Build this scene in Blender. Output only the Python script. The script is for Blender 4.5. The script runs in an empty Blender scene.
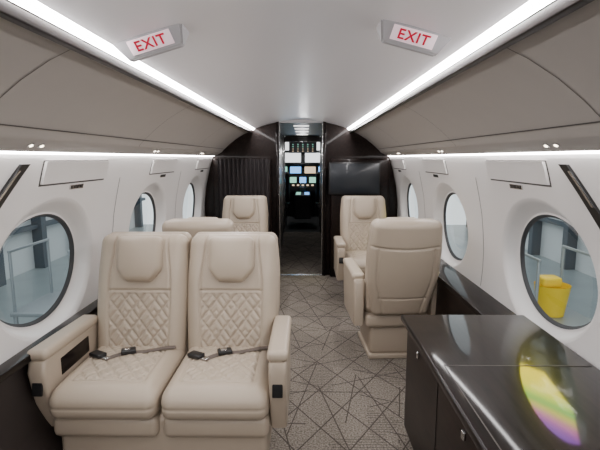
import bpy, bmesh, math
from math import sin, cos, pi, exp, floor, sqrt, radians
from mathutils import Vector, Matrix, Euler

COL = bpy.context.scene.collection
# ------------------------------------------------------------------ materials
def newmat(name):
    m = bpy.data.materials.new(name); m.use_nodes = True
    return m, m.node_tree, m.node_tree.nodes['Principled BSDF']

def simple(name, col, rough=0.5, metal=0.0, coat=0.0, emis=None, es=0.0, noise=0.0, nscale=20, bump=0.0, bscale=200, ior=None):
    m, nt, b = newmat(name)
    b.inputs['Base Color'].default_value = (*col, 1)
    b.inputs['Roughness'].default_value = rough
    b.inputs['Metallic'].default_value = metal
    b.inputs['Coat Weight'].default_value = coat
    b.inputs['Coat Roughness'].default_value = 0.04
    if ior: b.inputs['IOR'].default_value = ior
    if emis:
        b.inputs['Emission Color'].default_value = (*emis, 1)
        b.inputs['Emission Strength'].default_value = es
    tc = nt.nodes.new('ShaderNodeTexCoord')
    if noise > 0:
        n = nt.nodes.new('ShaderNodeTexNoise'); n.inputs['Scale'].default_value = nscale
        nt.links.new(tc.outputs['Object'], n.inputs['Vector'])
        r = nt.nodes.new('ShaderNodeValToRGB')
        r.color_ramp.elements[0].color = (*[c*(1-noise) for c in col], 1)
        r.color_ramp.elements[1].color = (*[min(1, c*(1+noise)) for c in col], 1)
        nt.links.new(n.outputs['Fac'], r.inputs['Fac'])
        nt.links.new(r.outputs['Color'], b.inputs['Base Color'])
    if bump > 0:
        n = nt.nodes.new('ShaderNodeTexNoise'); n.inputs['Scale'].default_value = bscale
        nt.links.new(tc.outputs['Object'], n.inputs['Vector'])
        bp = nt.nodes.new('ShaderNodeBump'); bp.inputs['Strength'].default_value = bump
        bp.inputs['Distance'].default_value = 0.002
        nt.links.new(n.outputs['Fac'], bp.inputs['Height'])
        nt.links.new(bp.outputs['Normal'], b.inputs['Normal'])
    return m

def emit(name, col, s):
    m = bpy.data.materials.new(name); m.use_nodes = True
    nt = m.node_tree; nt.nodes.clear()
    e = nt.nodes.new('ShaderNodeEmission'); e.inputs[0].default_value = (*col, 1); e.inputs[1].default_value = s
    o = nt.nodes.new('ShaderNodeOutputMaterial'); nt.links.new(e.outputs[0], o.inputs[0])
    return m

LEATHER = simple('leather_beige', (0.45, 0.375, 0.292), 0.38, noise=0.04, nscale=6, bump=0.25, bscale=350)
LEATHER2 = simple('leather_beige_shell', (0.43, 0.358, 0.28), 0.34, bump=0.15, bscale=350)
WALL = simple('sidewall_white', (0.82, 0.80, 0.785), 0.32, noise=0.02, nscale=3)
BIN = simple('bin_ultraleather', (0.39, 0.362, 0.335), 0.5, noise=0.03, nscale=8, bump=0.1, bscale=300)
CEIL = simple('ceiling_white', (0.79, 0.775, 0.795), 0.28, noise=0.015, nscale=2)
DARK = simple('black_plastic', (0.010, 0.010, 0.011), 0.35)
SEAM = simple('seam_shadow_gap', (0.08, 0.072, 0.068), 0.7)
METAL = simple('brushed_metal', (0.6, 0.6, 0.6), 0.25, metal=1.0)
LED = emit('led_cove', (1.0, 0.965, 0.965), 62.0)
LED2 = emit('led_wash', (1.0, 0.965, 0.955), 27.0)
LED3 = emit('led_passage', (1.0, 0.95, 0.92), 3.5)
SPOT = emit('downlight_lens', (1.0, 0.85, 0.65), 12.0)

def wood(name, c1, c2, rough, coat, ior=1.5, spec=.15, cr_=.04):
    m, nt, b = newmat(name)
    tc = nt.nodes.new('ShaderNodeTexCoord'); mp = nt.nodes.new('ShaderNodeMapping')
    mp.inputs['Scale'].default_value = (14, 1.2, 14)
    n = nt.nodes.new('ShaderNodeTexNoise'); n.inputs['Scale'].default_value = 3.0; n.inputs['Detail'].default_value = 6
    n.inputs['Distortion'].default_value = 0.6
    r = nt.nodes.new('ShaderNodeValToRGB')
    r.color_ramp.elements[0].position = 0.35; r.color_ramp.elements[0].color = (*c1, 1)
    r.color_ramp.elements[1].position = 0.7; r.color_ramp.elements[1].color = (*c2, 1)
    nt.links.new(tc.outputs['Object'], mp.inputs[0]); nt.links.new(mp.outputs[0], n.inputs['Vector'])
    nt.links.new(n.outputs['Fac'], r.inputs[0]); nt.links.new(r.outputs[0], b.inputs['Base Color'])
    b.inputs['Roughness'].default_value = rough; b.inputs['IOR'].default_value = ior
    b.inputs['Specular IOR Level'].default_value = spec
    b.inputs['Coat Weight'].default_value = coat; b.inputs['Coat Roughness'].default_value = cr_
    b.inputs['Coat IOR'].default_value = 1.4
    return m
WOOD = wood('espresso_wood_gloss', (0.004, 0.003, 0.003), (0.012, 0.008, 0.0075), 0.3, .62, spec=.03, cr_=.07)
WOODM = wood('espresso_wood_satin', (0.006, 0.0035, 0.003), (0.018, 0.010, 0.008), 0.4, 0.12)
DADO = simple('lower_dado_dark', (.02,.014,.012), .6)

# carpet --------------------------------------------------
def MN(nt, op, *args):
    n = nt.nodes.new('ShaderNodeMath'); n.operation = op
    for i, a in enumerate(args):
        if isinstance(a, (int, float)): n.inputs[i].default_value = a
        else: nt.links.new(a, n.inputs[i])
    return n.outputs[0]
def carpet():
    m, nt, b = newmat('carpet_geometric')
    tc = nt.nodes.new('ShaderNodeTexCoord'); sp = nt.nodes.new('ShaderNodeSeparateXYZ')
    nt.links.new(tc.outputs['Object'], sp.inputs[0])
    X, Y = sp.outputs[0], sp.outputs[1]
    total = None
    fams = [(33, .22, .008, 0), (-33, .22, .008, 0), (68, .31, .008, 2.4), (-68, .31, .008, 1.9), (90, .34, .009, 1.4), (12, .29, .007, 1.8), (-12, .29, .007, 2.2)]
    for i, (ang, s, w, ms) in enumerate(fams):
        a = radians(ang)
        d = MN(nt, 'ADD', MN(nt, 'MULTIPLY', X, cos(a)), MN(nt, 'MULTIPLY', Y, sin(a)))
        d = MN(nt, 'ADD', d, 20.0 + i*0.037)
        f = MN(nt, 'FRACT', MN(nt, 'DIVIDE', d, s))
        l = MN(nt, 'LESS_THAN', f, w/s)
        if ms:
            v = nt.nodes.new('ShaderNodeTexVoronoi'); v.inputs['Scale'].default_value = ms
            nt.links.new(tc.outputs['Object'], v.inputs['Vector'])
            s2 = nt.nodes.new('ShaderNodeSeparateColor'); nt.links.new(v.outputs['Color'], s2.inputs[0])
            l = MN(nt, 'MULTIPLY', l, MN(nt, 'GREATER_THAN', s2.outputs[i % 3], 0.42))
        total = l if total is None else MN(nt, 'MAXIMUM', total, l)
    v = nt.nodes.new('ShaderNodeTexVoronoi'); v.inputs['Scale'].default_value = 4.0
    nt.links.new(tc.outputs['Object'], v.inputs['Vector'])
    s2 = nt.nodes.new('ShaderNodeSeparateColor'); nt.links.new(v.outputs['Color'], s2.inputs[0])
    hatch = MN(nt, 'LESS_THAN', MN(nt, 'FRACT', MN(nt, 'DIVIDE', MN(nt, 'ADD', Y, 20.0), .022)), .35)
    hatch = MN(nt, 'MULTIPLY', hatch, MN(nt, 'GREATER_THAN', s2.outputs[0], 0.45))
    hatch = MN(nt, 'MULTIPLY', hatch, 0.5)
    total = MN(nt, 'MAXIMUM', MN(nt, 'MULTIPLY', total, .85), hatch)
    n = nt.nodes.new('ShaderNodeTexNoise'); n.inputs['Scale'].default_value = 110; n.inputs['Detail'].default_value = 3
    nt.links.new(tc.outputs['Object'], n.inputs['Vector'])
    r = nt.nodes.new('ShaderNodeValToRGB')
    r.color_ramp.elements[0].position = .35; r.color_ramp.elements[0].color = (0.11, 0.095, 0.08, 1)
    r.color_ramp.elements[1].position = .65; r.color_ramp.elements[1].color = (0.31, 0.275, 0.235, 1)
    nt.links.new(n.outputs['Fac'], r.inputs[0])
    mx = nt.nodes.new('ShaderNodeMix'); mx.data_type = 'RGBA'
    nt.links.new(total, mx.inputs[0]); nt.links.new(r.outputs[0], mx.inputs[6])
    mx.inputs[7].default_value = (0.05, 0.041, 0.036, 1)
    nt.links.new(mx.outputs[2], b.inputs['Base Color'])
    b.inputs['Roughness'].default_value = 0.95
    b.inputs['Specular IOR Level'].default_value = 0.15
    bp = nt.nodes.new('ShaderNodeBump'); bp.inputs['Strength'].default_value = .5; bp.inputs['Distance'].default_value = .003
    nt.links.new(n.outputs['Fac'], bp.inputs['Height']); nt.links.new(bp.outputs[0], b.inputs['Normal'])
    return m
CARPET = carpet()

def glassmat():
    m = bpy.data.materials.new('window_glass'); m.use_nodes = True
    nt = m.node_tree; nt.nodes.clear()
    t = nt.nodes.new('ShaderNodeBsdfTransparent'); t.inputs[0].default_value = (.76, .82, .83, 1)
    g = nt.nodes.new('ShaderNodeBsdfGlossy'); g.inputs['Roughness'].default_value = 0.03
    lw = nt.nodes.new('ShaderNodeLayerWeight'); lw.inputs[0].default_value = .5
    f = MN(nt, 'ADD', MN(nt, 'MULTIPLY', MN(nt, 'POWER', lw.outputs['Facing'], 4.0), .6), .05)
    mx = nt.nodes.new('ShaderNodeMixShader'); o = nt.nodes.new('ShaderNodeOutputMaterial')
    nt.links.new(f, mx.inputs[0]); nt.links.new(t.outputs[0], mx.inputs[1]); nt.links.new(g.outputs[0], mx.inputs[2])
    nt.links.new(mx.outputs[0], o.inputs[0])
    return m
GLASS = glassmat()

# ------------------------------------------------------------------ mesh helpers
def mkobj(name, data, parent=None, loc=(0,0,0), rot=(0,0,0)):
    o = bpy.data.objects.new(name, data); COL.objects.link(o)
    o.location = loc; o.rotation_euler = rot
    if parent: o.parent = parent
    return o
def empty(name, loc=(0,0,0), rot=(0,0,0)):
    o = bpy.data.objects.new(name, None); COL.objects.link(o); o.empty_display_size = .1
    o.location = loc; o.rotation_euler = rot
    return o
def mkmesh(name, verts, faces, mats, smooth=True, fm=None):
    me = bpy.data.meshes.new(name); me.from_pydata(verts, [], faces)
    if not isinstance(mats, (list, tuple)): mats = [mats]
    for m in mats: me.materials.append(m)
    if smooth: me.polygons.foreach_set('use_smooth', [True]*len(me.polygons))
    if fm: me.polygons.foreach_set('material_index', fm)
    me.update(); return me
def recalc(me):
    bm = bmesh.new(); bm.from_mesh(me); bmesh.ops.recalc_face_normals(bm, faces=bm.faces); bm.to_mesh(me); bm.free()

def rbox_mesh(name, dims, r, mat, seg=3, off=(0,0,0)):
    bm = bmesh.new(); bmesh.ops.create_cube(bm, size=1)
    for v in bm.verts: v.co = Vector((v.co.x*dims[0], v.co.y*dims[1], v.co.z*dims[2])) + Vector(off)
    if r > 0:
        bmesh.ops.bevel(bm, geom=bm.edges[:], offset=r, segments=seg, affect='EDGES', profile=.5)
    me = bpy.data.meshes.new(name); bm.to_mesh(me); bm.free(); me.materials.append(mat)
    if r > 0 and seg > 1:
        me.polygons.foreach_set('use_smooth', [True]*len(me.polygons))
        try: me.set_sharp_from_angle(angle=radians(50))
        except Exception: pass
    return me
def rbox(name, c, dims, r, mat, parent=None, rot=(0,0,0), seg=3):
    return mkobj(name, rbox_mesh(name, dims, r, mat, seg), parent, c, rot)
def bx(name, x0, x1, y0, y1, z0, z1, mat, r=0.0, parent=None):
    return rbox(name, ((x0+x1)/2, (y0+y1)/2, (z0+z1)/2), (x1-x0, y1-y0, z1-z0), r, mat, parent)

def prism(name, poly, x0, x1, mat, bev=0.0, seg=3):
    bm = bmesh.new()
    a = [bm.verts.new((x0, y, z)) for y, z in poly]; b = [bm.verts.new((x1, y, z)) for y, z in poly]
    n = len(poly); fa = bm.faces.new(a); fb = bm.faces.new(b[::-1])
    for i in range(n): bm.faces.new((a[i], b[i], b[(i+1) % n], a[(i+1) % n]))
    bmesh.ops.recalc_face_normals(bm, faces=bm.faces)
    if bev > 0:
        es = [e for e in bm.edges if abs(e.verts[0].co.x-e.verts[1].co.x) < 1e-6]
        bmesh.ops.bevel(bm, geom=es, offset=bev, segments=seg, affect='EDGES', profile=.5, clamp_overlap=True)
    me = bpy.data.meshes.new(name); bm.to_mesh(me); bm.free(); me.materials.append(mat)
    me.polygons.foreach_set('use_smooth', [True]*len(me.polygons))
    try: me.set_sharp_from_angle(angle=radians(40))
    except Exception: pass
    return me

def axis_samples(h, r, m, k=4):
    L = []
    for i in range(k): L.append(-(h-r) - r*math.tan(pi/4*(k-i)/k))
    for i in range(m+1): L.append(-(h-r) + 2*(h-r)*i/m)
    for i in range(1, k+1): L.append((h-r) + r*math.tan(pi/4*i/k))
    return L
def cushion(name, dims, r, n, mat, fn=None):
    h = [d/2 for d in dims]
    S = [axis_samples(h[i], r, n[i]) for i in range(3)]
    N = [len(s)-1 for s in S]
    vid = {}; verts = []; faces = []
    def V(i, j, k):
        key = (i, j, k)
        if key in vid: return vid[key]
        p = Vector((S[0][i], S[1][j], S[2][k]))
        inn = Vector([max(-(h[a]-r), min(h[a]-r, p[a])) for a in range(3)])
        d = p-inn
        nn = d.normalized() if d.length > 1e-9 else Vector((0,0,1))
        q = inn+nn*r
        if fn: q = fn(q, nn)
        vid[key] = len(verts); verts.append(tuple(q)); return vid[key]
    for i in range(N[0]):
        for j in range(N[1]):
            faces.append((V(i,j,0), V(i,j+1,0), V(i+1,j+1,0), V(i+1,j,0)))
            faces.append((V(i,j,N[2]), V(i+1,j,N[2]), V(i+1,j+1,N[2]), V(i,j+1,N[2])))
    for i in range(N[0]):
        for k in range(N[2]):
            faces.append((V(i,0,k), V(i+1,0,k), V(i+1,0,k+1), V(i,0,k+1)))
            faces.append((V(i,N[1],k), V(i,N[1],k+1), V(i+1,N[1],k+1), V(i+1,N[1],k)))
    for j in range(N[1]):
        for k in range(N[2]):
            faces.append((V(0,j,k), V(0,j,k+1), V(0,j+1,k+1), V(0,j+1,k)))
            faces.append((V(N[0],j,k), V(N[0],j+1,k), V(N[0],j+1,k+1), V(N[0],j,k+1)))
    return mkmesh(name, verts, faces, mat)

def ss(a, b, x):
    t = max(0, min(1, (x-a)/(b-a))); return t*t*(3-2*t)
def fr(x): return x-floor(x)
def tri(t): return abs(2*fr(t)-1)
def groove(d, w, depth): return depth*exp(-(d/w)**2)

def quilt(u, v):
    """diamond quilting with nested chevrons"""
    a = .10; P = .155
    z = a*tri(u/P+.5)
    k1 = .60; S = .10
    g = (v - z)/S
    dep = groove(abs(g-floor(g+.5))*S*k1, .0055, .010)
    g = (v + z)/S
    dep = max(dep, groove(abs(g-floor(g+.5))*S*k1, .0055, .010))
    g = (v - z)/S + .5
    dep = max(dep, groove(abs(g-floor(g+.5))*S*k1, .0045, .006))
    return dep

# ------------------------------------------------------------------ seat parts (shared meshes). Seat faces -Y
CW, CD, CT = .465, .52, .14
def f_cush(q, n):
    x, y, z = q
    p = Vector(q)
    if n.z > .3:
        e = max(0, 1-(x/(CW/2))**4)*max(0, 1-(y/(CD/2))**4)
        p.z += .022*e*n.z
        p.z += .012*ss(.13, .2, abs(x))*e
        inx, iny = abs(x) < .155, -.17 < y < .24
        if inx and iny: p.z -= quilt(x, y)*.8
        dd = abs(abs(x)-.16)
        if -.18 < y: p.z -= groove(dd, .005, .008)
        if abs(x) < .16: p.z -= groove(abs(y+.18), .005, .008)
    if n.y < -.5:
        p.y -= .012*max(0, 1-(z/(CT/2))**2)
        p.y += groove(abs(z-.0), .004, .006)
    return p
M_CUSH = cushion('seat_cushion', (CW, CD, CT), .05, (88, 110, 6), LEATHER, f_cush)

BW, BT, BH = .485, .13, .70
def f_back(q, n):
    x, y, z = q; p = Vector(q)
    if n.y < -.3:
        e = max(0, 1-(x/(BW/2))**4)*max(0, 1-(z/(BH/2))**4)
        p.y -= .015*e
        p.y -= .018*ss(.12, .19, abs(x))*e*ss(.28, .1, z)
        if abs(x) < .155 and -.33 < z < .035: p.y += quilt(x, z)
        if z < .05: p.y += groove(abs(abs(x)-.16), .005, .010)
        if abs(x) < .165: p.y += groove(abs(z-.05), .005, .010)
        p.y += groove(abs(abs(x)-(.16-.015*ss(.05,.3,z))), .005, .010)*(1 if z >= .05 else 0)
    s = 1-.05*ss(.10, .35, z)-.05*ss(0, -.35, z)
    p.x *= s
    return p
M_BACK = cushion('backrest', (BW, BT, BH), .055, (88, 5, 130), LEATHER, f_back)
def f_head(q, n):
    x, y, z = q; p = Vector(q)
    p.x *= 1 - .38*ss(-.03, -.115, z)**1.5
    if n.y < -.3: p.y -= .022*max(0, 1-(x/.12)**2)*max(0, 1-(z/.13)**2)
    return p
M_HEAD = cushion('headrest', (.235, .08, .235), .030, (16, 3, 16), LEATHER, f_head)
def f_shell(q, n):
    x, y, z = q; p = Vector(q)
    p.x *= 1-.07*ss(.12, .37, z)-.18*ss(-.02, -.35, z)
    if n.y > .3:
        p.y += .03*max(0, 1-(x/.26)**2)*max(0, 1-(z/.38)**2)
        p.y -= groove(abs(z-(.17+.3*x*x)), .006, .012)
        p.y -= groove(abs(abs(x)-.19*(1-.15*ss(-.02,-.35,z))), .006, .009)*(1 if z < .17 else 0)
        p.y -= groove(abs(z+.20), .005, .009)*(1 if abs(x) < .19 else 0)
    return p
M_SHELL = cushion('back_shell', (.495, .09, .70), .04, (60, 3, 90), LEATHER2, f_shell)
M_PAN = rbox_mesh('seat_pan', (.46, .54, .10), .03, LEATHER2)
M_BASE = rbox_mesh('pedestal', (.38, .42, .22), .03, LEATHER2)
M_PLINTH = rbox_mesh('floor_track_plinth', (.40, .46, .035), .008, LEATHER2)
def armmesh():
    poly = [(.25,.26),(.27,.57),(.25,.60),(-.22,.615),(-.27,.595),(-.285,.55),(-.25,.40),(-.20,.26)]
    return prism('armrest_panel', poly, -.038, .038, LEATHER2, .016, 3)
M_ARM = armmesh()
M_ARMPAD = cushion('armrest_pad', (.092, .50, .05), .022, (4, 12, 1), LEATHER)
M_INS = rbox_mesh('armrest_inset', (.045, .012, .085), .004, DARK, 2)
M_INSW = rbox_mesh('armrest_side_inset', (.008, .26, .08), .003, WOOD, 2)

def ribbon(name, pts, w, t, mat, wdir=None):
    P = [Vector(p) for p in pts]; verts = []; faces = []
    for i, p in enumerate(P):
        d = (P[min(i+1, len(P)-1)]-P[max(i-1, 0)]).normalized()
        s = Vector((-d.y, d.x, 0)).normalized()*w/2
        verts += [tuple(p-s), tuple(p+s), tuple(p+s+Vector((0,0,t))), tuple(p-s+Vector((0,0,t)))]
    for i in range(len(P)-1):
        a = 4*i; b = a+4
        for k in range(4): faces.append((a+k, a+(k+1) % 4, b+(k+1) % 4, b+k))
    faces.append((0,1,2,3)); faces.append(tuple(4*(len(P)-1)+k for k in (3,2,1,0)))
    me = mkmesh(name, verts, faces, mat, smooth=False); recalc(me); return me
BELT = simple('belt_webbing', (0.13, 0.105, 0.09), .6)
ZC = .478
def belts(par, dx):
    L = [(-.185,.02,ZC+.012),(-.15,.03,ZC+.016),(-.12,.01,ZC+.012),(-.09,-.01,ZC+.014),(-.06,.03,ZC+.012),(-.03,.06,ZC+.010),(.01,.065,ZC+.010)]
    mkobj('seat_belt_strap', ribbon('belt', [(x+dx,y,z) for x,y,z in L], .034, .003, BELT), par)
    L = [(.205,.13,ZC+.014),(.16,.11,ZC+.018),(.11,.10,ZC+.012),(.06,.075,ZC+.012),(.02,.07,ZC+.012)]
    mkobj('seat_belt_strap', ribbon('belt', [(x+dx,y,z) for x,y,z in L], .034, .003, BELT), par)
    rbox('seat_belt_buckle', (dx-.012,.065,ZC+.022), (.070,.052,.022), .007, DARK, par, (0,0,.35))
    rbox('seat_belt_buckle_plate', (dx-.018,.062,ZC+.035), (.030,.030,.005), .002, METAL, par, (0,0,.35))
    rbox('seat_belt_tongue', (dx-.145,.02,ZC+.024), (.075,.050,.018), .006, DARK, par, (0,0,-.5))
    rbox('seat_belt_tongue_blade', (dx-.095,-.005,ZC+.018), (.035,.03,.008), .003, METAL, par, (0,0,-.5))

TILT = radians(-13)
def seat_unit(par, dx, w_shell=True):
    mkobj('seat_cushion', M_CUSH, par, (dx, -.03, .40))
    mkobj('backrest', M_BACK, par, (dx, .285, .70), (TILT, 0, 0))
    mkobj('headrest', M_HEAD, par, (dx, .285+.052-.084, .70+.226), (TILT, 0, 0))
    mkobj('back_shell', M_SHELL, par, (dx, .35, .70), (TILT, 0, 0))
    mkobj('seat_pan', M_PAN, par, (dx, 0, .295))
    mkobj('pedestal', M_BASE, par, (dx, .02, .14))
    mkobj('floor_plinth', M_PLINTH, par, (dx, .02, .0185))
def arm(par, x, side):
    mkobj('armrest_panel', M_ARM, par, (x, 0, 0))
    mkobj('armrest_pad', M_ARMPAD, par, (x, -.02, .615), (radians(-1.5), 0, 0))
    mkobj('armrest_inset', M_INS, par, (x, -.272, .49), (radians(-12), 0, 0))
    mkobj('armrest_side_inset', M_INSW, par, (x-side*.037, -.02, .52), (0, 0, 0))
def seat(loc, rz=0.0, belt=False):
    e = empty('airplane_seat', loc, (0,0,rz))
    seat_unit(e, 0); arm(e, -.28, -1); arm(e, .28, 1)
    if belt: belts(e, 0)
    return e

# ------------------------------------------------------------------ double seat near left
d = empty('airplane_loveseat', (-.575, 2.05, 0))
seat_unit(d, -.240); seat_unit(d, .240)
arm(d, -.51, -1); arm(d, .51, 1)
rbox('base_fairing', (0, .0, .20), (.92, .47, .26), .03, LEATHER2, d)
belts(d, -.240); belts(d, .240)

seat((-.66, 3.35, 0), pi)            # faces forward, behind loveseat
seat((.70, 3.36, 0), pi+.06)         # faces forward, seen from behind
seat((.68, 4.50, 0), 0)
seat((-.60, 4.50, 0), 0)

# ------------------------------------------------------------------ cabin shell
Y0, Y1 = -2.7, 5.5
WY = [2.11+1.40*k for k in (-3,-2,-1,0,1,2)]
PROF = [(0.0,1.02),(.3,1.12),(.6,1.175),(.75,1.185),(.9,1.183),(1.1,1.16),(1.3,1.115),(1.44,1.075),(1.5,1.05)]
def prof(z):
    for (a,xa),(b,xb) in zip(PROF, PROF[1:]):
        if z <= b:
            t = (z-a)/(b-a); return xa+(xb-xa)*t
    return PROF[-1][1]
def X(z): return (prof(z-.05 if z > .05 else z)+prof(z)*2+prof(min(1.5, z+.05)))/4

ZB, ZT = .58, 1.45
ZC0 = .93; EA, EB = .43, .335
def sidewall(sgn, name):
    verts = []; faces = []
    def add(y, z, off=0): verts.append((sgn*(X(z)+off), y, z)); return len(verts)-1
    A = 96; K = 8
    ends = [Y0] + [(a+b)/2 for a, b in zip(WY, WY[1:])] + [Y1]
    for wi, wy in enumerate(WY):
        ya, yb = ends[wi], ends[wi+1]
        rings = []
        for i in range(A):
            t = 2*pi*i/A
            c, s = cos(t), sin(t)
            ex, ez = EA*c, EB*s
            dx, dz = c, s*.8
            ks = []
            if dx > 1e-9: ks.append((yb-wy)/dx)
            if dx < -1e-9: ks.append((ya-wy)/dx)
            if dz > 1e-9: ks.append((ZT-ZC0)/dz)
            if dz < -1e-9: ks.append((ZB-ZC0)/dz)
            k = min(ks)
            rx, rz = dx*k, dz*k
            rings.append([add(wy+ex+(rx-ex)*j/K, ZC0+ez+(rz-ez)*j/K) for j in range(K+1)])
        for i in range(A):
            a, b = rings[i], rings[(i+1) % A]
            for j in range(K): faces.append((a[j], a[j+1], b[j+1], b[j]))
        for (cy, cz_) in ((ya,ZB),(ya,ZT),(yb,ZB),(yb,ZT)):
            for i in range(A):
                p, q = verts[rings[i][K]], verts[rings[(i+1) % A][K]]
                if (abs(p[1]-cy) < 1e-6) != (abs(q[1]-cy) < 1e-6) and abs(p[2]-cz_)+abs(q[2]-cz_) < .25 and (abs(p[2]-cz_) < 1e-6 or abs(q[2]-cz_) < 1e-6):
                    v = add(cy, cz_); faces.append((rings[i][K], v, rings[(i+1) % A][K]))
    zs = [0, .1, .2, .3, .4, .5, ZB]
    for z0, z1 in list(zip(zs, zs[1:])) + [(ZT, 1.52)]:
        a = [add(Y0,z0), add(Y1,z0), add(Y1,z1), add(Y0,z1)]; faces.append(tuple(a))
    me = mkmesh(name, verts, faces, WALL); recalc(me)
    return mkobj(name, me)
WL = sidewall(-1, 'wall_left'); WR = sidewall(1, 'wall_right')
GASK = simple('window_gasket', (.05,.055,.06), .5)
def window(sgn, wy, n):
    verts = []; faces = []; fm = []
    A = 72
    prof_r = [(EA,EB,0,0),(EA-.012,EB-.012,.003,0),(EA-.03,EB-.025,.020,0),(EA-.045,EB-.042,.048,0),(EA-.06,EB-.058,.066,0),(EA-.070,EB-.066,.072,0),(EA-.076,EB-.071,.066,0),(EA-.083,EB-.077,.076,1),(EA-.092,EB-.085,.084,1)]
    for (a, b, o, m) in prof_r:
        for i in range(A):
            t = 2*pi*i/A; z = ZC0+b*sin(t)-.01*(1 if o > .03 else 0)
            verts.append((sgn*(X(z)+o), wy+a*cos(t), z))
    for r in range(len(prof_r)-1):
        for i in range(A):
            faces.append((r*A+i, r*A+(i+1) % A, (r+1)*A+(i+1) % A, (r+1)*A+i)); fm.append(prof_r[r+1][3])
    base = (len(prof_r)-1)*A
    a, b = EA-.092, EB-.085; rings = [base]
    for s in (.66, .33):
        rings.append(len(verts))
        for i in range(A):
            t = 2*pi*i/A; z = ZC0-.01+b*s*sin(t); verts.append((sgn*(X(z)+.084), wy+a*s*cos(t), z))
    for r0, r1 in zip(rings, rings[1:]):
        for i in range(A): faces.append((r0+i, r0+(i+1) % A, r1+(i+1) % A, r1+i)); fm.append(2)
    c = len(verts); verts.append((sgn*(X(ZC0-.01)+.084), wy, ZC0-.01))
    for i in range(A): faces.append((rings[-1]+i, rings[-1]+(i+1) % A, c)); fm.append(2)
    me = mkmesh('window', verts, faces, [WALL, GASK, GLASS], fm=fm)
    return mkobj('window_%d' % n, me)
k = 1
for sg in (-1, 1):
    for wy in WY: window(sg, wy, k); k += 1

def patch(name, sgn, y0, y1, z0, z1, off, mat, parent=None, shear=0, th=.0):
    verts = []; faces = []; K = 6
    for j in range(K+1):
        z = z0+(z1-z0)*j/K; sh = shear*j/K
        for y in (y0+sh, y1+sh): verts.append((sgn*(X(z)-off), y, z))
    n0 = len(verts)
    for j in range(K+1):
        z = z0+(z1-z0)*j/K; sh = shear*j/K
        for y in (y0+sh, y1+sh): verts.append((sgn*(X(z)-.0002), y, z))
    for j in range(K):
        faces.append((2*j, 2*j+1, 2*j+3, 2*j+2))
        faces.append((2*j, 2*j+2, n0+2*j+2, n0+2*j)); faces.append((2*j+1, 2*j+3, n0+2*j+3, n0+2*j+1))
    faces.append((0,1,n0+1,n0)); faces.append((2*K,2*K+1,n0+2*K+1,n0+2*K))
    me = mkmesh(name, verts, faces, mat, smooth=False); recalc(me)
    return mkobj(name, me, parent)
ti = 1
for sg in (-1, 1):
    for wy in WY[2:]:
        # built-in service panels are parts of the side wall
        e = WL if sg < 0 else WR
        patch('service_panel_lid', sg, wy-.16, wy+.46, 1.335, 1.435, .014, WALL, e)
        patch('service_panel_gap', sg, wy-.168, wy+.468, 1.326, 1.440, .002, SEAM, e)
        if wy < 5:
            patch('air_grille', sg, wy+.10, wy+.23, 1.296, 1.318, .006, METAL, e)
            for q in range(4): patch('grille_slot', sg, wy+.108+.03*q, wy+.128+.03*q, 1.300, 1.314, .008, DARK, e)
    e = empty('placard_holder')
    patch('placard_strip', sg, 1.58, 1.635, 1.19, 1.425, .012, DARK, e, shear=.20)
    patch('placard_print', sg, 1.655, 1.668, 1.27, 1.40, .014, METAL, e, shear=.11)
    for a, b in zip(WY[2:], WY[3:]):
        patch('trim_%d' % ti, sg, (a+b)/2-.002, (a+b)/2+.002, .64, 1.33, .0012, SEAM); ti += 1

def extr(name, pts, y0, y1, mat, smooth=True):
    verts = [(x, y, z) for y in (y0, y1) for x, z in pts]; n = len(pts)
    faces = [(i, i+1, n+i+1, n+i) for i in range(n-1)]
    me = mkmesh(name, verts, faces, mat, smooth)
    return mkobj(name, me)
def cz(x): return 1.90-.33*x*x
CXE = .553
pts = [(-CXE+2*CXE*i/40, cz(-CXE+2*CXE*i/40)) for i in range(41)]
extr('ceiling', pts, Y0, Y1, CEIL)
BP = [(.580,1.780),(.62,1.765),(.69,1.732),(.78,1.677),(.86,1.615),(.92,1.56),(.95,1.53),(.955,1.52),(.965,1.515),(1.02,1.485),(1.045,1.475)]
for sg in (-1, 1):
    extr('cove_light_strip', [(sg*CXE,cz(CXE)),(sg*.576,1.780)], Y0, Y1, LED)
    e = empty('overhead_bin')
    o = extr('bin_panel', [(sg*.576,1.780)]+[(sg*x, z) for x, z in BP], Y0, Y1, BIN); o.parent = e
    o = bx('bin_top_trim', min(sg*.578, sg*.606), max(sg*.578, sg*.606), Y0, Y1, 1.748, 1.779, WOODM, .004, e)
    for sy in (-1.0, .35, 1.35, 2.75, 4.15):
        pv = []
        for y in (sy-.002, sy+.002):
            for x, z in BP[1:8]: pv.append((sg*(x-.0015), y, z-.0015))
        n7 = 7
        me = mkmesh('bin_seam', pv, [(i, i+1, n7+i+1, n7+i) for i in range(n7-1)], SEAM); mkobj('bin_seam', me, e)
    o = extr('bin_lip_line', [(sg*.9165,1.5575),(sg*.9205,1.5535)], Y0, Y1, SEAM); o.parent = e
    for sy in (-1.2, .25, 1.72, 3.14, 4.56):
        for q in (0, .07):
            bm = bmesh.new(); bmesh.ops.create_cone(bm, cap_ends=True, segments=20, radius1=.014, radius2=.014, depth=.006)
            me = bpy.data.meshes.new('dl'); bm.to_mesh(me); bm.free(); me.materials.append(METAL)
            mkobj('reading_light_bezel', me, e, (sg*.99, sy+q, 1.4985), (0, sg*radians(28), 0))
            bm = bmesh.new(); bmesh.ops.create_cone(bm, cap_ends=True, segments=20, radius1=.007, radius2=.007, depth=.006)
            me = bpy.data.meshes.new('dl'); bm.to_mesh(me); bm.free(); me.materials.append(SPOT)
            mkobj('reading_light_lens', me, e, (sg*.989, sy+q, 1.4965), (0, sg*radians(28), 0))
    o = extr('wash_light_strip', [(sg*1.045,1.475),(sg*1.072,1.462)], Y0, Y1, LED2); o.parent = e

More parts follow.
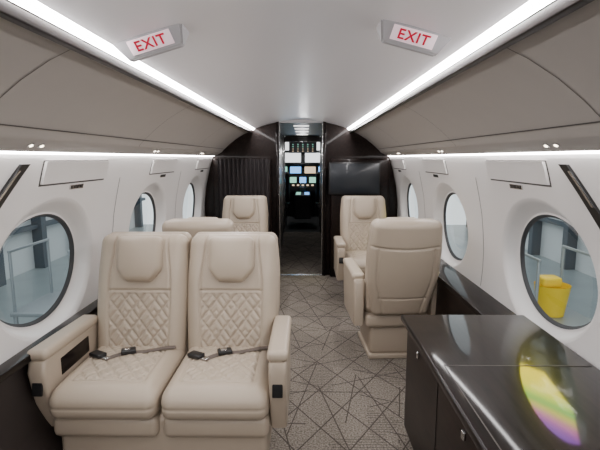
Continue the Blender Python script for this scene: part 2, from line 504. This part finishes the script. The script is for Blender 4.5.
me = mkmesh('floor', [(-1.3,Y0,0),(1.3,Y0,0),(1.3,8.8,0),(-1.3,8.8,0)], [(0,1,2,3)], CARPET, False); mkobj('floor', me)
def ledge(sg, x_in, y0, y1, nm):
    e = empty(nm)
    a, b = sorted((sg*x_in, sg*1.172))
    bx('ledge_top', a, b, y0, y1, .60, .632, WOOD, .006, e)
    if x_in < 1:
        a, b = sorted((sg*(x_in+.005), sg*(x_in+.02)))
        bx('ledge_kick_panel', a, b, y0, y1, 0.0, .60, WOODM, 0, e)
    else:
        patch('dado_panel', sg, y0, y1, .003, .60, .022, DADO, e)
    return e
ledge(-1, 1.105, Y0+.01, Y1-.02, 'trim_30'); ledge(1, .985, 2.26, Y1-.02, 'trim_31')

# ------------------------------------------------------------------ credenza (right, near)
c = empty('credenza')
CX, CYF, CTZ = .54, 2.22, .66
bx('body', CX+.03, 1.02, -.6, CYF-.03, .06, CTZ-.04, WOODM, .01, c)
bx('kick', CX+.06, 1.0, -.6, CYF-.06, 0, .06, DARK, 0, c)
bx('top', CX, 1.170, -.6, CYF, CTZ-.035, CTZ, WOOD, .012, c)
bx('leaf_gap', CX+.045, 1.15, 1.638, 1.643, CTZ-.002, CTZ+.0008, SEAM, 0, c)
bx('leaf_gap', CX+.045, CX+.049, -.4, 1.643, CTZ-.002, CTZ+.0008, SEAM, 0, c)
for y in (.45, 1.05, 1.65):
    bx('door_gap', CX+.028, CX+.032, y, y+.003, .08, CTZ-.05, DARK, 0, c)
for y in (1.35, 1.95):
    rbox('latch', (CX+.026, y, .56), (.012, .022, .030), .004, METAL, c)

# ------------------------------------------------------------------ front bulkhead & passage
CUR = simple('curtain_dark', (.020,.015,.016), .8, bump=.2)
e = empty('wall_front')
for sg in (-1, 1):
    a, b = sorted((sg*.275, sg*1.25)); bx('bulkhead_panel', a, b, 5.50, 5.56, 0, 1.95, WOODM, 0, e)
    a, b = sorted((sg*.262, sg*.30)); bx('door_jamb', a, b, 5.44, 5.58, 0, 1.885, WOOD, .006, e)
    a, b = sorted((sg*.256, sg*.263)); bx('jamb_edge', a, b, 5.46, 5.50, 0, 1.88, METAL, 0, e)
    a, b = sorted((sg*.36, sg*1.05)); bx('closet_face', a, b, 5.38, 5.498, .0, 1.44, WOODM, .02, e)
bx('threshold', -.27, .27, 5.44, 5.50, .0, .008, METAL, 0, e)
verts = []; faces = []; n = 80
for i in range(n+1):
    x = -.98+.60*i/n; y = 5.34+.018*sin(i*.95)
    verts += [(x, y, .02), (x, y, 1.44)]
for i in range(n): faces.append((2*i, 2*i+2, 2*i+3, 2*i+1))
mkobj('curtain', mkmesh('curtain', verts, faces, CUR))
t = empty('television')
SCR = simple('screen_black', (.01,.014,.02), .3, coat=.2)
rbox('bezel', (.63, 5.33, 1.21), (.60,.04,.38), .01, DARK, t)
rbox('screen', (.63, 5.308, 1.215), (.57,.006,.34), .002, SCR, t)
bx('mount', .55, .71, 5.345, 5.379, 1.1, 1.3, DARK, 0, t)

PW = simple('passage_panel', (.20,.18,.17), .3, coat=.4)
bx('wall_passage_left', -.40, -.36, 5.58, 8.8, 0, 1.95, WOODM)
bx('wall_passage_right', .36, .40, 5.58, 8.8, 0, 1.95, WOODM)
g = empty('galley_cabinet')
bx('cabinet_body', -.358, -.33, 6.3, 7.6, 0, 1.75, PW, .01, g)
bx('cabinet_edge', -.335, -.300, 6.28, 6.31, 0, 1.8, METAL, .002, g)
bx('cabinet_edge', -.335, -.320, 7.58, 7.61, 0, 1.8, METAL, .002, g)
g = empty('crew_closet')
bx('closet_body', .33, .358, 6.2, 7.4, 0, 1.8, PW, .01, g)
bx('closet_edge', .322, .335, 6.18, 6.21, 0, 1.8, METAL, .002, g)
bx('ceiling_passage', -.40, .40, 5.56, 8.8, 1.87, 1.92, simple('passage_ceiling', (.22,.21,.21), .4))
g = empty('passage_ceiling_light')
for y in (6.0, 6.6, 7.3, 8.2):
    bx('light_lens', -.10, .10, y, y+.03, 1.862, 1.868, LED3, 0, g)
w = empty('wall_cockpit')
for sg in (-1,1):
    a, b = sorted((sg*.345, sg*1.1)); bx('partition', a, b, 8.8, 8.86, 0, 1.95, WOODM, 0, w)
    a, b = sorted((sg*.338, sg*.358)); bx('cockpit_door_frame', a, b, 8.77, 8.88, 0, 1.76, METAL, .005, w)
bx('partition_header', -.34, .34, 8.8, 8.86, 1.76, 1.95, PW, 0, w)
# cockpit
bx('floor_cockpit', -1.1, 1.1, 8.86, 11.3, -.06, -.005, simple('cockpit_floor', (.05,.05,.05), .9))
bx('ceiling_cockpit', -1.1, 1.1, 10.25, 10.9, 1.57, 1.62, simple('cockpit_ceiling', (.10,.10,.10), .8))
bx('ceiling_cockpit_aft', -1.1, 1.1, 8.86, 10.25, 1.80, 1.85, simple('cockpit_ceiling_aft', (.10,.10,.10), .8))
bx('wall_cockpit_left', -1.12, -1.1, 8.86, 11.3, 0, 1.85, DARK); bx('wall_cockpit_right', 1.1, 1.12, 8.86, 11.3, 0, 1.85, DARK)
bx('wall_nose', -1.1, 1.1, 11.2, 11.3, 0, 1.30, DARK)
p = empty('instrument_panel')
S1 = emit('avionics_blue', (.15,.40,.85), 2.6); S2 = emit('avionics_green', (.25,.60,.45), 1.8); S3 = emit('avionics_amber', (.8,.6,.4), 1.6)
PAN = simple('panel_grey', (.04,.04,.045), .6)
rbox('panel', (0, 10.4, .98), (1.9,.15,.62), .03, PAN, p)
rbox('glareshield', (0, 10.3, 1.32), (1.9,.35,.06), .02, DARK, p)
def disp(x, y, z, w_, h_, m):
    rbox('display_bezel', (x, y, z), (w_+.04,.02,h_+.04), .008, DARK, p)
    rbox('display', (x, y-.013, z), (w_,.006,h_), .002, m, p)
for x, m in ((-.80,S1),(-.48,S2),(-.165,S1),(.165,S3),(.48,S1),(.80,S2)): disp(x, 10.315, 1.18, .25, .15, m)
for x, m in ((-.22,S2),(0,S1),(.22,S2)): disp(x, 10.315, .955, .15, .13, m)
for x in (-.22,-.11,0,.11,.22): rbox('button', (x, 10.305, .835), (.05,.03,.03), .003, S3, p)
rbox('pedestal', (0, 9.75, .45), (.34,1.1,.5), .03, PAN, p)
for y in (9.35, 9.6, 9.85):
    for x in (-.09, .09): rbox('radio_display', (x, y, .703), (.1,.12,.008), .002, S2 if x < 0 else S1, p)
rbox('throttle_quadrant', (0, 10.08, .74), (.2,.16,.14), .03, DARK, p)
for x in (-.05, .05): rbox('throttle_lever', (x, 10.05, .84), (.03,.04,.12), .01, METAL, p)
rbox('overhead_panel', (0, 10.2, 1.68), (.62,.05,.24), .01, PAN, p)
for z in (1.60,1.65,1.70,1.75):
    for x in (-.22,-.11,0,.11,.22): rbox('switch_light', (x, 10.17, z), (.028,.01,.010), .002, S3 if z < 1.66 else S2, p)
for sx in (-.5, .5):
    q = empty('pilot_seat', (sx, 9.5, 0))
    mkobj('back', cushion('pback', (.46,.12,.65), .05, (8,3,10), simple('pilot_leather', (.03,.028,.028), .5)), q, (0,-.2,.85), (radians(8),0,0))
    mkobj('head', cushion('phead', (.26,.1,.16), .04, (6,3,4), DARK), q, (0,-.24,1.26))
    rbox('cushion', (0,.08,.45), (.46,.5,.14), .04, DARK, q)
    rbox('base', (0,.08,.2), (.3,.35,.4), .02, DARK, q)
for i, x in enumerate((-1.0,-.5,0,.5,1.0)):
    bx('trim_%d' % (ti+i), x-.05, x+.05, 10.9, 10.95, 1.25, 1.6, DARK)
bx('wall_back', -1.25, 1.25, Y0-.05, Y0, 0, 1.95, WOODM)

# ------------------------------------------------------------------ exit signs
RED = emit('exit_red', (.60,.015,.05), 1.0)
SIGNF = simple('exit_sign_face', (.75,.60,.64), .4, emis=(1,.72,.78), es=.3)
HOUS = simple('exit_sign_housing', (.36,.35,.36), .35)
def sign(x, y):
    sl = math.atan(.66*x)
    e = empty('exit_sign', (x, y, cz(x)), (0, sl, 0))
    W0, W1 = .118, .090
    P = [(-.060,.004,W0),(-.010,-.052,W1),(.01,-.056,W1),(.06,.004,W0)]
    verts = []
    for yy, zz, w in P: verts += [(-w, yy, zz), (w, yy, zz)]
    faces = [(0,1,3,2),(2,3,5,4),(4,5,7,6),(0,2,4,6),(1,7,5,3),(0,6,7,1)]
    me = mkmesh('housing', verts, faces, HOUS, False)
    bm = bmesh.new(); bm.from_mesh(me); bmesh.ops.recalc_face_normals(bm, faces=bm.faces)
    bmesh.ops.bevel(bm, geom=bm.edges[:], offset=.005, segments=2, affect='EDGES'); bm.to_mesh(me); bm.free()
    mkobj('housing', me, e)
    up = Vector((0, -.05, .056)).normalized(); c0 = Vector((0, -.035, -.024))
    ang = math.atan2(up.z, up.y)
    r = (ang, 0, 0)
    zz = Euler(r).to_matrix() @ Vector((0,0,1))
    rbox('face', tuple(c0+zz*.0015*(1 if zz.y < 0 else -1)), (.140,.048,.004), .001, SIGNF, e, r)
    cu = bpy.data.curves.new('EXIT', 'FONT'); cu.body = 'EXIT'; cu.size = .046; cu.align_x = 'CENTER'; cu.align_y = 'CENTER'
    cu.extrude = .0006; cu.offset = .0009; cu.space_character = 1.1
    cu.materials.append(RED)
    mkobj('letters', cu, e, tuple(c0+zz*.005*(1 if zz.y < 0 else -1)), r)
    return e
sign(-.445, 1.52); sign(.395, 1.52)

# ------------------------------------------------------------------ outside: hangar
HF = simple('hangar_floor', (.26,.30,.31), .3, noise=.2, nscale=1)
HW = simple('hangar_wall', (.62,.65,.66), .7)
HB = simple('hangar_beam', (.06,.08,.10), .6)
bx('hangar_floor', -12, 12, -6, 22, -1.9, -1.8, HF)
for sg in (-1,1):
    e = empty('hangar_wall')
    a, b = sorted((sg*8.0, sg*8.2)); bx('cladding', a, b, -6, 22, -1.8, 6, HW, 0, e)
    for y in range(-5, 22, 2):
        a, b = sorted((sg*7.7, sg*8.0)); bx('column', a, b, y, y+.25, -1.8, 6, HB, 0, e)
    for z in (-.6, .2, 1.0, 1.8, 2.8):
        a, b = sorted((sg*7.8, sg*8.0)); bx('girt', a, b, -6, 22, z, z+.12, HB, 0, e)
YEL = simple('yellow_plastic', (.85,.58,.01), .4)
def work_stand(x, y):
    st = empty('work_stand', (x, y, 0))
    SM = simple('stand_steel', (.35,.38,.40), .4, metal=.6)
    rbox('platform', (0,0,-.42), (.8,.9,.05), .01, SM, st)
    for xx in (-.36,.36):
        for yy in (-.4,.4): rbox('leg', (xx,yy,-1.12), (.04,.04,1.36), .005, SM, st)
        rbox('rail', (xx,0,.35), (.03,.85,.03), .005, SM, st)
        for yy in (-.4,.4): rbox('rail_post', (xx,yy,-.03), (.03,.03,.76), .005, SM, st)
work_stand(2.95, 5.2); work_stand(-3.1, 5.6)
bk = empty('mop_bucket', (2.98, 5.2, -.39)); bk.scale = (.85,.85,.85)
bm = bmesh.new(); bmesh.ops.create_cone(bm, cap_ends=False, segments=32, radius1=.17, radius2=.23, depth=.42)
me = bpy.data.meshes.new('bucket'); bm.to_mesh(me); bm.free(); me.materials.append(YEL)
me.polygons.foreach_set('use_smooth', [True]*len(me.polygons))
mkobj('pail', me, bk, (0,0,.215))
bm = bmesh.new(); bmesh.ops.create_cone(bm, cap_ends=True, segments=32, radius1=.17, radius2=.17, depth=.01)
me = bpy.data.meshes.new('bb'); bm.to_mesh(me); bm.free(); me.materials.append(YEL); mkobj('bottom', me, bk, (0,0,.006))
rbox('wringer', (-.05,0,.47), (.26,.22,.14), .03, YEL, bk)
def reflection_glow():  # emissive colour bands that make the rainbow reflection on the credenza
    m = bpy.data.materials.new('reflection_panel_glow'); m.use_nodes = True; nt = m.node_tree; nt.nodes.clear()
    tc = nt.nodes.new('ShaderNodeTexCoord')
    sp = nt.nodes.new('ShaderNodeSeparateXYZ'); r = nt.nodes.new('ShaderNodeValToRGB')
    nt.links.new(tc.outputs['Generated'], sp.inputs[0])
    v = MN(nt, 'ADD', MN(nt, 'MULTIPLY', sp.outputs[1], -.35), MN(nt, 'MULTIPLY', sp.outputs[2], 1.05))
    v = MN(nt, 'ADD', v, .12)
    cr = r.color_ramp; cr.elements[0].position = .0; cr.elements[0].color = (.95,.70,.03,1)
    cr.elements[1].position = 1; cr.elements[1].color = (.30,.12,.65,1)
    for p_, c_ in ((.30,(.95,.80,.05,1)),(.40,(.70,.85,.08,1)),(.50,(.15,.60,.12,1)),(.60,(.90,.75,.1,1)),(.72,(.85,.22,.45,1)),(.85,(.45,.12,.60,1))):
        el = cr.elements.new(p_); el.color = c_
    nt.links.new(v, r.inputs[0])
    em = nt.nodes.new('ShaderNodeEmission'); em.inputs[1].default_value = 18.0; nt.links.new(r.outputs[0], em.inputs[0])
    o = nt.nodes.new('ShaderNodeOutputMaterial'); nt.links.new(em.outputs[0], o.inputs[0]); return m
me = mkmesh('added_reflection_panel', [(0,-.55,.45),(0,0,.65),(0,.60,.55),(0,.80,.1),(0,.45,-.35),(0,-.1,-.45),(0,-.55,-.15)], [(0,1,2,3,4,5,6)], reflection_glow(), False)
mkobj('added_reflection_panel', me, None, (2.35, 4.20, 1.84))  # glowing panel added beyond the window only to reflect in the credenza top

# ------------------------------------------------------------------ lights
l = bpy.data.lights.new('cockpit_dome_lamp', 'POINT'); l.energy = 8; l.shadow_soft_size = .05
o = bpy.data.objects.new('cockpit_dome_lamp', l); COL.objects.link(o); o.location = (0, 9.3, 1.6)

W = bpy.data.worlds.new('World'); bpy.context.scene.world = W; W.use_nodes = True
bg = W.node_tree.nodes['Background']; bg.inputs[0].default_value = (.90,.93,.95,1); bg.inputs[1].default_value = 1.9

# ------------------------------------------------------------------ camera
cam = bpy.data.cameras.new('camera'); cam.lens = 27; cam.sensor_width = 36; cam.clip_start = .02
co = bpy.data.objects.new('camera', cam); COL.objects.link(co)
co.location = (.05, 0, 1.45)
co.rotation_euler = (radians(90-8.47), 0, radians(.64))
bpy.context.scene.camera = co
